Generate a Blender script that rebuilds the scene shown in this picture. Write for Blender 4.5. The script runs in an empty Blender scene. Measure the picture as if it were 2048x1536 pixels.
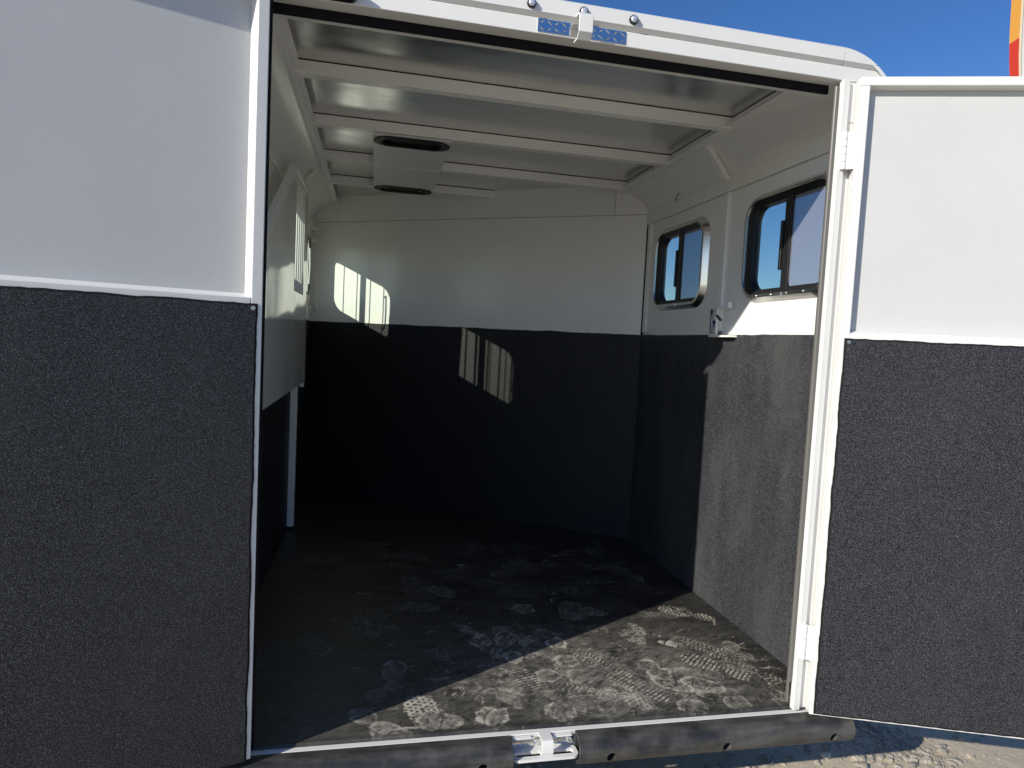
import bpy, bmesh, math, random
import numpy as np
from mathutils import Vector, Matrix
from mathutils.geometry import tessellate_polygon

random.seed(7)
RNG = np.random.default_rng(7)
C = bpy.context.scene.collection

# ------------------------------------------------------------------ camera, sky, sun
sc = bpy.context.scene
CAM = Vector((-0.59534, -1.98788, 1.26389))
RT = Vector((0.97720151, -0.20618067, 0.05066308))
UP = Vector((-0.03629693, 0.0728753, 0.99668035))
FW = Vector((0.20918831, 0.97579646, -0.06373013))
cd = bpy.data.cameras.new('camera')
cam = bpy.data.objects.new('camera', cd); C.objects.link(cam)
m = Matrix.Identity(4)
for i in range(3):
    m[i][0], m[i][1], m[i][2], m[i][3] = RT[i], UP[i], -FW[i], CAM[i]
cam.matrix_world = m
cd.sensor_fit = 'HORIZONTAL'; cd.sensor_width = 36.0
cd.lens = 1299.05 / 2048 * 36
cd.clip_start = 0.02; cd.clip_end = 3000
sc.camera = cam

SUN = Vector((1.0, 0.566, -0.52))            # the way the light travels
elev = math.atan2(0.52, math.hypot(1.0, 0.566))
az = math.atan2(-SUN.x, -SUN.y)
w = bpy.data.worlds.new('World'); sc.world = w; w.use_nodes = True
nt = w.node_tree; nt.nodes.clear()
sky = nt.nodes.new('ShaderNodeTexSky'); sky.sky_type = 'NISHITA'
sky.sun_disc = False; sky.sun_elevation = elev; sky.sun_rotation = az
sky.altitude = 300; sky.air_density = 1.0; sky.dust_density = 0.3; sky.ozone_density = 4.0
bg = nt.nodes.new('ShaderNodeBackground'); bg.inputs['Strength'].default_value = 0.082
wo = nt.nodes.new('ShaderNodeOutputWorld')
hs = nt.nodes.new('ShaderNodeHueSaturation'); hs.inputs['Saturation'].default_value = 1.2; hs.inputs['Hue'].default_value = 0.511
nt.links.new(sky.outputs[0], hs.inputs['Color']); nt.links.new(hs.outputs[0], bg.inputs[0]); nt.links.new(bg.outputs[0], wo.inputs[0])

sl = bpy.data.lights.new('sun', 'SUN'); sl.energy = 3.45; sl.angle = math.radians(0.53); sl.color = (1.0, 0.935, 0.835)
so = bpy.data.objects.new('sun', sl); C.objects.link(so)
so.rotation_euler = SUN.to_track_quat('-Z', 'Y').to_euler()

sc.view_settings.view_transform = 'Standard'; sc.view_settings.look = 'None'
sc.view_settings.gamma = 1.0; sc.view_settings.use_curve_mapping = False
sc.view_settings.exposure = 0.6
sc.render.engine = 'CYCLES'
sc.cycles.max_bounces = 16; sc.cycles.diffuse_bounces = 10; sc.cycles.glossy_bounces = 8
sc.cycles.transparent_max_bounces = 16
sc.cycles.use_denoising = True

# ------------------------------------------------------------------ materials
def mat(name, col, rough=0.5, metal=0.0, spec=0.5, coat=0.0):
    M = bpy.data.materials.new(name); M.use_nodes = True
    b = M.node_tree.nodes['Principled BSDF']
    b.inputs['Base Color'].default_value = (*col, 1); b.inputs['Roughness'].default_value = rough
    b.inputs['Metallic'].default_value = metal; b.inputs['Specular IOR Level'].default_value = spec
    b.inputs['Coat Weight'].default_value = coat; b.inputs['Coat Roughness'].default_value = 0.05
    return M

class N:
    """small node helper"""
    def __init__(s, M): s.t = M.node_tree; s.b = s.t.nodes['Principled BSDF']; s.co = None
    def n(s, typ, **kw):
        x = s.t.nodes.new(typ)
        for k, v in kw.items(): setattr(x, k, v)
        return x
    def l(s, a, b): s.t.links.new(a, b)
    def pos(s, scale=(1, 1, 1)):
        g = s.n('ShaderNodeNewGeometry'); mp = s.n('ShaderNodeMapping'); mp.inputs['Scale'].default_value = scale
        s.l(g.outputs['Position'], mp.inputs['Vector']); return mp.outputs[0]
    def noise(s, scale, detail=2, rough=0.5, vec=None):
        x = s.n('ShaderNodeTexNoise'); x.inputs['Scale'].default_value = scale
        x.inputs['Detail'].default_value = detail; x.inputs['Roughness'].default_value = rough
        s.l(vec if vec is not None else s.pos(), x.inputs['Vector']); return x.outputs['Fac']
    def ramp(s, fac, pts):
        r = s.n('ShaderNodeValToRGB'); e = r.color_ramp.elements
        e[0].position, e[0].color = pts[0][0], (*pts[0][1], 1); e[1].position, e[1].color = pts[-1][0], (*pts[-1][1], 1)
        for p, c in pts[1:-1]:
            q = e.new(p); q.color = (*c, 1)
        s.l(fac, r.inputs[0]); return r.outputs[0]
    def mix(s, fac, a, b):
        x = s.n('ShaderNodeMix', data_type='RGBA')
        for sock, v in ((x.inputs[0], fac), (x.inputs[6], a), (x.inputs[7], b)):
            if isinstance(v, (int, float)): sock.default_value = v
            elif isinstance(v, tuple): sock.default_value = (*v, 1)
            else: s.l(v, sock)
        return x.outputs[2]
    def math(s, op, a, b=0.0):
        x = s.n('ShaderNodeMath', operation=op)
        for sock, v in ((x.inputs[0], a), (x.inputs[1], b)):
            if isinstance(v, (int, float)): sock.default_value = v
            else: s.l(v, sock)
        return x.outputs[0]
    def bump(s, h, strength, dist):
        x = s.n('ShaderNodeBump'); x.inputs['Strength'].default_value = strength; x.inputs['Distance'].default_value = dist
        s.l(h, x.inputs['Height']); s.l(x.outputs[0], s.b.inputs['Normal']); return x

def g3(v): return (v, v, v)

def white_mat(name, rough, wav=0.0, coat=0.0, tint=(0.80, 0.80, 0.775)):
    M = mat(name, tint, rough, 0, 0.5, coat); k = N(M)
    d = k.noise(3.0, 4, 0.6)
    k.l(k.ramp(d, [(0.35, tuple(c * 0.965 for c in tint)), (0.65, tint)]), k.b.inputs['Base Color'])
    r = k.noise(14, 3); k.l(k.ramp(r, [(0.3, g3(rough * 0.85)), (0.7, g3(rough * 1.2))]), k.b.inputs['Roughness'])
    h = k.noise(2.2, 1) if wav else k.noise(120, 2)
    k.bump(h, 0.5 if wav else 0.05, wav if wav else 0.001)
    return M

W_EXT = white_mat('white_paint', 0.32, 0, 0, (0.75, 0.75, 0.73))
W_IN = white_mat('white_interior_paint', 0.2, 0.01, 0, (0.90, 0.90, 0.875))
W_GLOSS = white_mat('glossy_white_sheet', 0.075, 0.012)
W_DOOR = white_mat('door_skin_white', 0.26, 0.008, 0, (0.575, 0.577, 0.568))

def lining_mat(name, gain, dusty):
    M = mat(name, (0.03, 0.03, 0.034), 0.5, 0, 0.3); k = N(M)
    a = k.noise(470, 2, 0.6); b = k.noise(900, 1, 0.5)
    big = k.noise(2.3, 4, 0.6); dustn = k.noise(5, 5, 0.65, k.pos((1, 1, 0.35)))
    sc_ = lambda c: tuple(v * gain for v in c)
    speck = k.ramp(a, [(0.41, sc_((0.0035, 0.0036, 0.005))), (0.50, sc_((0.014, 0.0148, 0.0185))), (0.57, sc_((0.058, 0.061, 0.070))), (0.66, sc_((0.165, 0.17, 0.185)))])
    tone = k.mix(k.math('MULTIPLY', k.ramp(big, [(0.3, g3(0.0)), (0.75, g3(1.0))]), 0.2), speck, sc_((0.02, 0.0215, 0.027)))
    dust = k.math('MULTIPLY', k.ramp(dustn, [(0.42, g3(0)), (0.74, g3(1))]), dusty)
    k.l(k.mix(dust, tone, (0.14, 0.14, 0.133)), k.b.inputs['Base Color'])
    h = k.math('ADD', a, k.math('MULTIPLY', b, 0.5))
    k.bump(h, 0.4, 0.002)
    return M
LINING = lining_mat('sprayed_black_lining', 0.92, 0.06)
LINING_DUSTY_LIT = lining_mat('dusty_lit_black_lining', 1.15, 0.38)  # real dust, plus the sunlit wall's brightness put into the base colour
LINING_SHADED = lining_mat('shaded_black_lining', 0.55, 0.03)  # darker copy of the lining: interior shade put into its colour
BLACK = mat('black_rubber_seal', (0.004, 0.004, 0.005), 0.7, 0, 0.2)
BEZEL = mat('vent_bezel_black', (0.006, 0.006, 0.007), 0.45, 0, 0.3)
BLACKP = mat('black_plastic', (0.01, 0.01, 0.011), 0.32)
BLACKW = mat('black_window_frame', (0.014, 0.014, 0.016), 0.38)
EDGE = mat('cut_rubber_edge', (0.009, 0.009, 0.010), 0.75, 0, 0.2)
GAP_DARK = mat('dark_gap', (0.01, 0.01, 0.01), 0.9)  # dark colour standing for the shade inside gaps and slots
GREYSEAL = mat('grey_rubber_seal', (0.13, 0.125, 0.115), 0.35)
ALU = mat('ceiling_aluminium', (0.70, 0.70, 0.69), 0.16, 1.0)
k = N(ALU); k.l(k.ramp(k.noise(3, 3, 0.6, k.pos((1, 6, 1))), [(0.3, g3(0.19)), (0.7, g3(0.26))]), k.b.inputs['Roughness'])
k.bump(k.noise(2.5, 2), 0.4, 0.012)
CHROME = mat('polished_aluminium', (0.80, 0.80, 0.79), 0.12, 1.0)
k = N(CHROME); k.bump(k.noise(40, 2), 0.2, 0.002)
RING = mat('window_ring_aluminium', (0.72, 0.71, 0.69), 0.22, 1.0)
STEEL = mat('zinc_steel', (0.55, 0.57, 0.6), 0.3, 1.0)
LENS = mat('clear_lens', (0.75, 0.77, 0.85), 0.08, 0.3)

def rubber_mat(name, dusty):
    M = mat(name, (0.03, 0.03, 0.03), 0.5); k = N(M)
    v = k.pos((0.5, 5, 5)); a = k.noise(4, 6, 0.65, v); b = k.noise(9, 5, 0.6); c = k.noise(160, 2)
    f = k.math('MULTIPLY', k.ramp(k.math('MULTIPLY', k.math('ADD', a, b), 0.5), [(0.42, g3(0)), (0.6, g3(1))]), dusty)
    f = k.math('ADD', f, k.math('MULTIPLY', k.ramp(c, [(0.66, g3(0)), (0.74, g3(1))]), 0.15))
    k.l(k.mix(f, (0.022, 0.0225, 0.024), (0.22, 0.21, 0.19)), k.b.inputs['Base Color'])
    k.l(k.ramp(b, [(0.3, g3(0.36)), (0.7, g3(0.6))]), k.b.inputs['Roughness'])
    k.bump(k.math('ADD', c, k.math('MULTIPLY', a, 3)), 0.25, 0.002)
    return M
BUMPER = rubber_mat('dusty_bumper_rubber', 0.34)

def glass_mat(name, tint, screen=0.0, grey=(0.3, 0.32, 0.36)):
    M = bpy.data.materials.new(name); M.use_nodes = True; t = M.node_tree; t.nodes.clear()
    o = t.nodes.new('ShaderNodeOutputMaterial'); tr = t.nodes.new('ShaderNodeBsdfTransparent'); gl = t.nodes.new('ShaderNodeBsdfGlossy')
    tr.inputs[0].default_value = (*tint, 1); gl.inputs['Roughness'].default_value = 0.02
    lw = t.nodes.new('ShaderNodeLayerWeight'); lw.inputs[0].default_value = 0.5
    pw = t.nodes.new('ShaderNodeMath'); pw.operation = 'POWER'; pw.inputs[1].default_value = 5; t.links.new(lw.outputs['Facing'], pw.inputs[0])
    fr = t.nodes.new('ShaderNodeMath'); fr.operation = 'MULTIPLY_ADD'; fr.inputs[1].default_value = 0.9; fr.inputs[2].default_value = 0.03; t.links.new(pw.outputs[0], fr.inputs[0])
    mx = t.nodes.new('ShaderNodeMixShader'); t.links.new(fr.outputs[0], mx.inputs[0]); t.links.new(tr.outputs[0], mx.inputs[1]); t.links.new(gl.outputs[0], mx.inputs[2])
    out = mx.outputs[0]
    if screen:
        df = t.nodes.new('ShaderNodeBsdfDiffuse'); df.inputs[0].default_value = (*grey, 1)
        nz = t.nodes.new('ShaderNodeTexNoise'); nz.inputs['Scale'].default_value = 420; nz.inputs['Detail'].default_value = 1
        gm = t.nodes.new('ShaderNodeNewGeometry'); t.links.new(gm.outputs['Position'], nz.inputs['Vector'])
        rp = t.nodes.new('ShaderNodeMapRange'); rp.inputs[1].default_value = 0.35; rp.inputs[2].default_value = 0.75
        rp.inputs[3].default_value = screen - 0.07; rp.inputs[4].default_value = screen + 0.15
        t.links.new(nz.outputs['Fac'], rp.inputs[0])
        m2 = t.nodes.new('ShaderNodeMixShader'); t.links.new(rp.outputs[0], m2.inputs[0])
        t.links.new(out, m2.inputs[1]); t.links.new(df.outputs[0], m2.inputs[2]); out = m2.outputs[0]
    t.links.new(out, o.inputs[0]); return M
GLASS = glass_mat('tinted_glass', (0.74, 0.80, 0.80))
GLASS_L = glass_mat('greenish_glass', (0.88, 0.93, 0.88))
SCREEN = glass_mat('insect_screen', (0.86, 0.90, 0.98), 0.36)

# ------------------------------------------------------------------ mesh helpers
def link(name, me, material, parent=None, smooth=False, bevel=0.0, seg=2):
    me.materials.append(material)
    o = bpy.data.objects.new(name, me); C.objects.link(o)
    if smooth:
        me.polygons.foreach_set('use_smooth', [True] * len(me.polygons))
        if smooth != 'all':
            try: me.set_sharp_from_angle(angle=math.radians(35))
            except Exception: pass
    if bevel:
        b = o.modifiers.new('bevel', 'BEVEL'); b.width = bevel; b.segments = seg; b.limit_method = 'ANGLE'; b.angle_limit = math.radians(40)
        b.harden_normals = True
        me.polygons.foreach_set('use_smooth', [True] * len(me.polygons))
    if parent: attach(o, parent)
    return o
def attach(o, parent):
    o.parent = parent
    o.matrix_parent_inverse = Matrix.Translation(-parent.location) if parent.type == 'EMPTY' else Matrix.Identity(4)

class MB:
    def __init__(s): s.v = []; s.f = []
    def add(s, vs, fs):
        n = len(s.v); s.v += [tuple(v) for v in vs]; s.f += [tuple(i + n for i in f) for f in fs]; return s
    def box(s, x0, x1, y0, y1, z0, z1, T=None):
        vs = [Vector((x, y, z)) for x in (x0, x1) for y in (y0, y1) for z in (z0, z1)]
        if T: vs = [T(*v) for v in vs]
        return s.add(vs, [(0, 1, 3, 2), (4, 6, 7, 5), (0, 4, 5, 1), (2, 3, 7, 6), (0, 2, 6, 4), (1, 5, 7, 3)])
    def plate(s, outer, holes, w0, w1, T):
        """outline (u,v) with holes, thickness from w0 to w1 along w; T(u,v,w) -> point"""
        loops = [outer] + list(holes); flat = [p for lp in loops for p in lp]; n = len(flat)
        tris = tessellate_polygon([[Vector((p[0], p[1], 0)) for p in lp] for lp in loops])
        vs = [T(p[0], p[1], w0) for p in flat] + [T(p[0], p[1], w1) for p in flat]
        fs = [tuple(t) for t in tris] + [tuple(i + n for i in reversed(t)) for t in tris]
        b = 0
        for lp in loops:
            q = len(lp)
            for i in range(q):
                j = (i + 1) % q; fs.append((b + i, b + j, n + b + j, n + b + i))
            b += q
        return s.add(vs, fs)
    def sweep(s, prof, path_pts, close_prof=True, caps=True):
        """list of rings (each a list of points)"""
        rings = path_pts; q = len(rings[0]); vs = [p for r in rings for p in r]; fs = []
        for a in range(len(rings) - 1):
            for i in range(q if close_prof else q - 1):
                j = (i + 1) % q; fs.append((a * q + i, a * q + j, (a + 1) * q + j, (a + 1) * q + i))
        if caps and close_prof:
            fs.append(tuple(range(q))); fs.append(tuple((len(rings) - 1) * q + i for i in range(q)))
        return s.add(vs, fs)
    def tube(s, a, b, r, n=12, r2=None):
        a = Vector(a); b = Vector(b); d = (b - a).normalized(); u = d.orthogonal().normalized(); v = d.cross(u)
        ring = lambda c, rr: [c + u * math.cos(t) * rr + v * math.sin(t) * rr for t in [2 * math.pi * i / n for i in range(n)]]
        return s.sweep(None, [ring(a, r), ring(b, r if r2 is None else r2)])
    def path(s, pts, r, n=8):
        rings = []
        for i, p in enumerate(pts):
            p = Vector(p); d = (Vector(pts[min(i + 1, len(pts) - 1)]) - Vector(pts[max(i - 1, 0)])).normalized()
            u = d.cross(Vector((0.3, 0.9, 0.2))).normalized(); v = d.cross(u)
            rings.append([p + u * math.cos(t) * r + v * math.sin(t) * r for t in [2 * math.pi * i / n for i in range(n)]])
        return s.sweep(None, rings)
    def build(s, name, material, parent=None, smooth=False, bevel=0.0, seg=2):
        me = bpy.data.meshes.new(name); me.from_pydata([tuple(v) for v in s.v], [], s.f)
        bm = bmesh.new(); bm.from_mesh(me); bmesh.ops.recalc_face_normals(bm, faces=bm.faces); bm.to_mesh(me); bm.free()
        return link(name, me, material, parent, smooth, bevel, seg)

def rrect(u0, u1, v0, v1, r, n=8):
    pts = []
    for cx, cy, a0 in ((u1 - r, v1 - r, 0), (u0 + r, v1 - r, 90), (u0 + r, v0 + r, 180), (u1 - r, v0 + r, 270)):
        for i in range(n + 1):
            a = math.radians(a0 + 90 * i / n); pts.append((cx + r * math.cos(a), cy + r * math.sin(a)))
    return pts
def rag(u0, u1, v0, v1, amp, step=0.03, edges='t', seed=0):
    """rectangle outline with a hand-cut wandering edge; edges among t,b,l,r"""
    rr = random.Random(seed); out = []
    def run(a, b, on, horiz, fixed):
        n = max(2, int(abs(b - a) / step)); w_ = 0
        for i in range(n):
            f = a + (b - a) * i / n; w_ = 0.7 * w_ + rr.uniform(-amp, amp)
            if rr.random() < 0.04: w_ += rr.uniform(-amp, amp) * 1.5
            d = w_ if on and i > 0 else 0
            out.append((f, fixed + d) if horiz else (fixed + d, f))
    run(u0, u1, 'b' in edges, True, v0); run(v0, v1, 'r' in edges, False, u1)
    run(u1, u0, 't' in edges, True, v1); run(v1, v0, 'l' in edges, False, u0)
    return out
def ring_mesh(name, material, parent, outer, inner, o_w, i_w, back, T, smooth=True):
    """frame between two equal-length loops: front edge at depth o_w (outer) / i_w (inner), back depth"""
    n = len(outer); b = MB()
    vs = [T(p[0], p[1], back) for p in outer] + [T(p[0], p[1], o_w) for p in outer] + [T(p[0], p[1], i_w) for p in inner] + [T(p[0], p[1], back) for p in inner]
    fs = []
    for a in range(4):
        c = (a + 1) % 4
        for i in range(n):
            j = (i + 1) % n; fs.append((a * n + i, a * n + j, c * n + j, c * n + i))
    b.add(vs, fs); return b.build(name, material, parent, smooth)

def tag(o, label=None, cat=None, group=None, kind=None):
    for k_, v_ in (('label', label), ('category', cat), ('group', group), ('kind', kind)):
        if v_: o[k_] = v_
    return o
def empty(name, loc):
    o = bpy.data.objects.new(name, None); C.objects.link(o); o.location = loc; o.empty_display_size = 0.2; return o
def dup(o, off, parent=None):
    c = o.copy(); C.objects.link(c); c.location = Vector(o.location) + Vector(off)
    p = parent or o.parent
    if p: attach(c, p)
    return c

# ------------------------------------------------------------------ ground
ZG = -0.42
def fbm2(X, Y, base, octs=4, seed=1, gain=0.5):
    out = np.zeros_like(X); amp = 1.0; r = np.random.default_rng(seed)
    for o in range(octs):
        G = r.random((256, 256)); s = base * 2 ** o
        x = X * s + 17.3 * o; y = Y * s + 9.1 * o
        xi = np.floor(x).astype(int); yi = np.floor(y).astype(int); fx = x - xi; fy = y - yi
        fx = fx * fx * (3 - 2 * fx); fy = fy * fy * (3 - 2 * fy)
        a = G[xi % 256, yi % 256]; b = G[(xi + 1) % 256, yi % 256]; c = G[xi % 256, (yi + 1) % 256]; d = G[(xi + 1) % 256, (yi + 1) % 256]
        out += amp * ((a * (1 - fx) + b * fx) * (1 - fy) + (c * (1 - fx) + d * fx) * fy - 0.5); amp *= gain
    return out
def grid_obj(name, xs, ys, zfun, material, smooth=True):
    X, Y = np.meshgrid(xs, ys); Z = zfun(X, Y); nx, ny = len(xs), len(ys)
    me = bpy.data.meshes.new(name)
    co = np.stack([X, Y, Z], -1).reshape(-1, 3).astype(np.float32)
    idx = np.arange(nx * ny).reshape(ny, nx)
    q = np.stack([idx[:-1, :-1], idx[:-1, 1:], idx[1:, 1:], idx[1:, :-1]], -1).reshape(-1, 4).astype(np.int32)
    me.vertices.add(len(co)); me.vertices.foreach_set('co', co.ravel())
    me.loops.add(q.size); me.loops.foreach_set('vertex_index', q.ravel())
    me.polygons.add(len(q)); me.polygons.foreach_set('loop_start', np.arange(0, q.size, 4, dtype=np.int32))
    me.polygons.foreach_set('loop_total', np.full(len(q), 4, dtype=np.int32)); me.update(calc_edges=True)
    me.polygons.foreach_set('use_smooth', [smooth] * len(q))
    return link(name, me, material), X, Y

GROUND = mat('pale_dirt', (0.42, 0.37, 0.29), 0.95, 0, 0.2); k = N(GROUND)
a = k.noise(1.3, 5, 0.6); b = k.noise(60, 4, 0.65); c = k.noise(260, 2)
col = k.ramp(a, [(0.3, (0.50, 0.43, 0.315)), (0.7, (0.60, 0.525, 0.395))])
k.l(k.mix(k.math('MULTIPLY', k.ramp(b, [(0.42, g3(1)), (0.6, g3(0))]), 0.35), col, (0.36, 0.30, 0.215)), k.b.inputs['Base Color'])
k.bump(k.math('ADD', b, k.math('MULTIPLY', c, 0.6)), 0.5, 0.007)
def spaced(near0, near1, step, far):
    s = list(np.arange(near0, near1, step)); d = step
    while s[-1] < far: d *= 1.35; s.append(s[-1] + d)
    d = step; f = []
    x = near0
    while x > -far: d *= 1.35; x -= d; f.append(x)
    return np.array(f[::-1] + s)
def gz(X, Y):
    near = np.exp(-((X - 1.2) ** 2 + Y ** 2) / 30.0)
    return ZG + near * (fbm2(X, Y, 1.1, 3, 3) * 0.02 + fbm2(X, Y, 14, 3, 5) * 0.005)
ground, _, _ = grid_obj('ground', spaced(-1.6, 3.4, 0.022, 900), spaced(-1.2, 2.4, 0.022, 900), gz, GROUND)
tag(ground, 'pale dusty dirt ground under the trailer', kind='structure')

GRAVEL = mat('gravel_stone', (0.36, 0.33, 0.28), 0.9, 0, 0.25); k = N(GRAVEL)
k.l(k.ramp(k.noise(23, 2), [(0.3, (0.22, 0.205, 0.18)), (0.55, (0.36, 0.325, 0.27)), (0.75, (0.46, 0.42, 0.35))]), k.b.inputs['Base Color'])
k.bump(k.noise(150, 3), 0.4, 0.004)
def rock(r, rr, flat=0.6):
    t = (1 + 5 ** 0.5) / 2
    V = np.array([(-1, t, 0), (1, t, 0), (-1, -t, 0), (1, -t, 0), (0, -1, t), (0, 1, t), (0, -1, -t), (0, 1, -t), (t, 0, -1), (t, 0, 1), (-t, 0, -1), (-t, 0, 1)]) / 1.9
    V = V * (1 + rr.uniform(-0.28, 0.28, (12, 1))) * r; V[:, 2] *= flat; V[:, 0] *= rr.uniform(0.8, 1.35)
    a_ = rr.uniform(0, 6.28); ca, sa = math.cos(a_), math.sin(a_)
    return V @ np.array([[ca, -sa, 0], [sa, ca, 0], [0, 0, 1]])
RF = [(0, 11, 5), (0, 5, 1), (0, 1, 7), (0, 7, 10), (0, 10, 11), (1, 5, 9), (5, 11, 4), (11, 10, 2), (10, 7, 6), (7, 1, 8), (3, 9, 4), (3, 4, 2), (3, 2, 6), (3, 6, 8), (3, 8, 9), (4, 9, 5), (2, 4, 11), (6, 2, 10), (8, 6, 7), (9, 8, 1)]
gb = MB(); rr = np.random.default_rng(11)
def scatter(n, cx, cy, sx, sy, r0, r1):
    for _ in range(n):
        x = rr.normal(cx, sx); y = rr.normal(cy, sy); r = r0 + (r1 - r0) * rr.random() ** 2.5
        z = float(gz(np.array([[x]]), np.array([[y]]))[0, 0])
        gb.add(rock(r, rr) + np.array([x, y, z + r * 0.12]), RF)
scatter(700, 1.55, 0.62, 0.16, 0.16, 0.006, 0.026)     # a heap of crushed stone by the bumper's end
scatter(260, 1.75, 0.25, 0.12, 0.16, 0.006, 0.022)
scatter(500, 0.9, 0.55, 0.8, 0.45, 0.003, 0.013)
scatter(1100, 1.6, 0.2, 1.0, 0.6, 0.002, 0.007)
scatter(60, 1.55, 0.3, 0.35, 0.14, 0.008, 0.02)
scatter(350, 0.3, 0.1, 0.9, 0.4, 0.004, 0.02)
gravel = gb.build('gravel', GRAVEL); tag(gravel, 'loose crushed gravel scattered over the dirt behind the bumper', 'gravel', kind='stuff')
STONE = mat('pale_stone', (0.55, 0.50, 0.41), 0.85); k = N(STONE); k.bump(k.noise(90, 3), 0.5, 0.004)
sb = MB(); sb.add(rock(0.022, np.random.default_rng(5), 0.7) + np.array([1.33, 0.30, ZG + 0.012]), RF)
tag(sb.build('stone', STONE), 'largest pale stone lying on the sunlit dirt right of the latch', 'stone')

# ------------------------------------------------------------------ the trailer
trailer = empty('horse_trailer', (0, 1.7, ZG))
tag(trailer, 'white slant-load horse trailer, rear doors open, black lined lower walls', 'horse trailer')
XW = 1.107; A = Vector((1.107, 2.0, 0)); B = Vector((-1.107, 3.458, 0))
SD = (B - A).normalized(); SN = Vector((-SD.y, SD.x, 0)); SN = SN if SN.y > 0 else -SN; SL = (B - A).length
def TW(u, v, w_): return A + SD * u + SN * w_ + Vector((0, 0, v))     # slant wall: u from the right corner, w outward
def TR(u, v, w_): return Vector((XW + w_, u, v))                      # right wall, w outward
def TL(u, v, w_): return Vector((-XW - w_, u, v))
ID = lambda x, y, z: Vector((x, y, z))

# deck and rear sill
MB().box(-1.147, 1.147, 0.0115, 3.7, -0.11, -0.0205).build('floor_deck', GAP_DARK, trailer)
b = MB(); b.box(-1.147, 1.147, 0.0005, 0.0105, -0.080, -0.0185); b.box(-1.147, 1.147, -0.003, 0.0195, -0.0183, -0.012)
b.build('rear_sill', W_EXT, trailer, bevel=0.002)

# side walls: skin with window openings, trim panels, lining
ZB = 1.355
WIN_R = [(0.504, 1.748), (1.502, 1.748)]
WIN_L = [(1.900, 1.775), (2.956, 1.756)]
HW, HH, RW = 0.290, 0.2125, 0.085
def hole(cx, cz, g=0.006, r=RW): return rrect(cx - HW - g, cx + HW + g, cz - HH - g, cz + HH + g, r + g, 8)
HWL, HHL = 0.291, 0.206
def hole_l(cx, cz, g=0.004): return rrect(cx - HWL - g, cx + HWL + g, cz - HHL - g, cz + HHL + g, 0.085 + g, 8)
b = MB(); b.plate([(0.02, -0.10), (2.16, -0.10), (2.16, 2.10), (0.02, 2.10)], [hole(*c, g=0.03) for c in WIN_R], 0.010, 0.04, TR)
b.build('side_wall', W_EXT, trailer)
b = MB(); b.plate([(0.02, -0.10), (3.7, -0.10), (3.7, 2.10), (0.02, 2.10)], [hole_l(*c) for c in WIN_L], 0.0, 0.04, TL)
b.build('side_wall', W_IN, trailer)
for y0, y1, c in ((0.07, 0.992, WIN_R[0]), (1.048, 1.912, WIN_R[1])):
    b = MB(); b.plate([(y0, ZB - 0.02), (y1, ZB - 0.02), (y1, 2.061), (y0, 2.061)], [hole(*c, g=0.012)], -0.001, 0.0097, TR)
    b.build('wall_panel', W_IN, trailer)
    MB().box(y0 + 0.01, y1 - 0.01, ZB - 0.004, ZB + 0.016, -0.0055, -0.0012, TR).build('panel_edge_strip', W_IN, trailer, bevel=0.001)
for y0, y1 in ((0.998, 1.044), (1.918, 1.962)):
    MB().box(y0, y1, ZB + 0.018, 2.062, -0.016, 0.0096, TR).build('wall_post', W_IN, trailer, bevel=0.003)
MB().box(0.07, 2.03, 2.064, 2.142, -0.014, 0.0096, TR).build('wall_header_rail', W_IN, trailer, bevel=0.004)
MB().box(0.07, 3.5, 2.064, 2.142, -0.014, -0.001, TL).build('wall_header_rail', W_IN, trailer, bevel=0.004)
b = MB(); b.plate(rag(0.05, 2.02, -0.01, ZB, 0.0012, 0.03, 't', 3), [], -0.006, 0.0095, TR); b.build('wall_lining', LINING_DUSTY_LIT, trailer)
b = MB(); b.plate(rag(0.05, 3.47, -0.01, ZB, 0.0022, 0.04, 't', 4), [], -0.006, -0.0008, TL); b.build('wall_lining', LINING_SHADED, trailer)
# slanted front wall
b = MB(); b.plate([(-0.06, -0.02), (SL + 0.06, -0.02), (SL + 0.06, 2.37), (-0.06, 2.37)], [], 0.006, 0.05, TW); b.build('front_bulkhead', GAP_DARK, trailer)
for u0, u1, v0, v1 in ((0.008, SL + 0.02, ZB - 0.02, 2.1305), (-0.05, 0.224, 2.1335, 2.36), (0.2265, 2.417, 2.1335, 2.36), (2.4195, SL + 0.05, 2.1335, 2.36)):
    MB().box(u0, u1, v0, v1, 0.0, 0.0055, TW=None, ) if False else None
    b = MB(); b.plate([(u0, v0), (u1, v0), (u1, v1), (u0, v1)], [], 0.0, 0.0055, TW); b.build('bulkhead_panel', W_IN, trailer, bevel=0.0008, seg=1)
b = MB(); b.plate(rag(0.0, SL, -0.01, ZB, 0.0014, 0.02, 't', 8), [], -0.005, -0.0008, TW); b.build('bulkhead_lining', LINING_SHADED, trailer)

# roof: outer shell lofted along the trailer, cove inside, ceiling, rails, rafters
def roof_prof(top, rx, rz, cz, n=14):
    pts = [(-0.912 - rx, cz)] + [(-0.912 - rx * math.cos(t), cz + rz * math.sin(t)) for t in [math.pi / 2 * i / n for i in range(1, n + 1)]]
    pts += [(-x, z) for x, z in reversed(pts)]
    return pts
def loft(stations, name, material, thick):
    b = MB(); rings = []
    for y, top, rx, cz in stations:
        o = roof_prof(top, rx, top - cz, cz); i = roof_prof(top - thick, rx - thick, top - thick - cz, cz)
        rings.append([Vector((x, y, z)) for x, z in o + i[::-1]])
    b.sweep(None, rings); return b.build(name, material, trailer, smooth=True)
loft([(-0.012, 2.304, 0.233, 2.07), (-0.004, 2.311, 0.235, 2.07), (0.05, 2.332, 0.235, 2.07), (0.12, 2.352, 0.235, 2.07), (0.3, 2.372, 0.235, 2.07), (3.7, 2.372, 0.235, 2.07)], 'roof_skin', W_EXT, 0.012)
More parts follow.
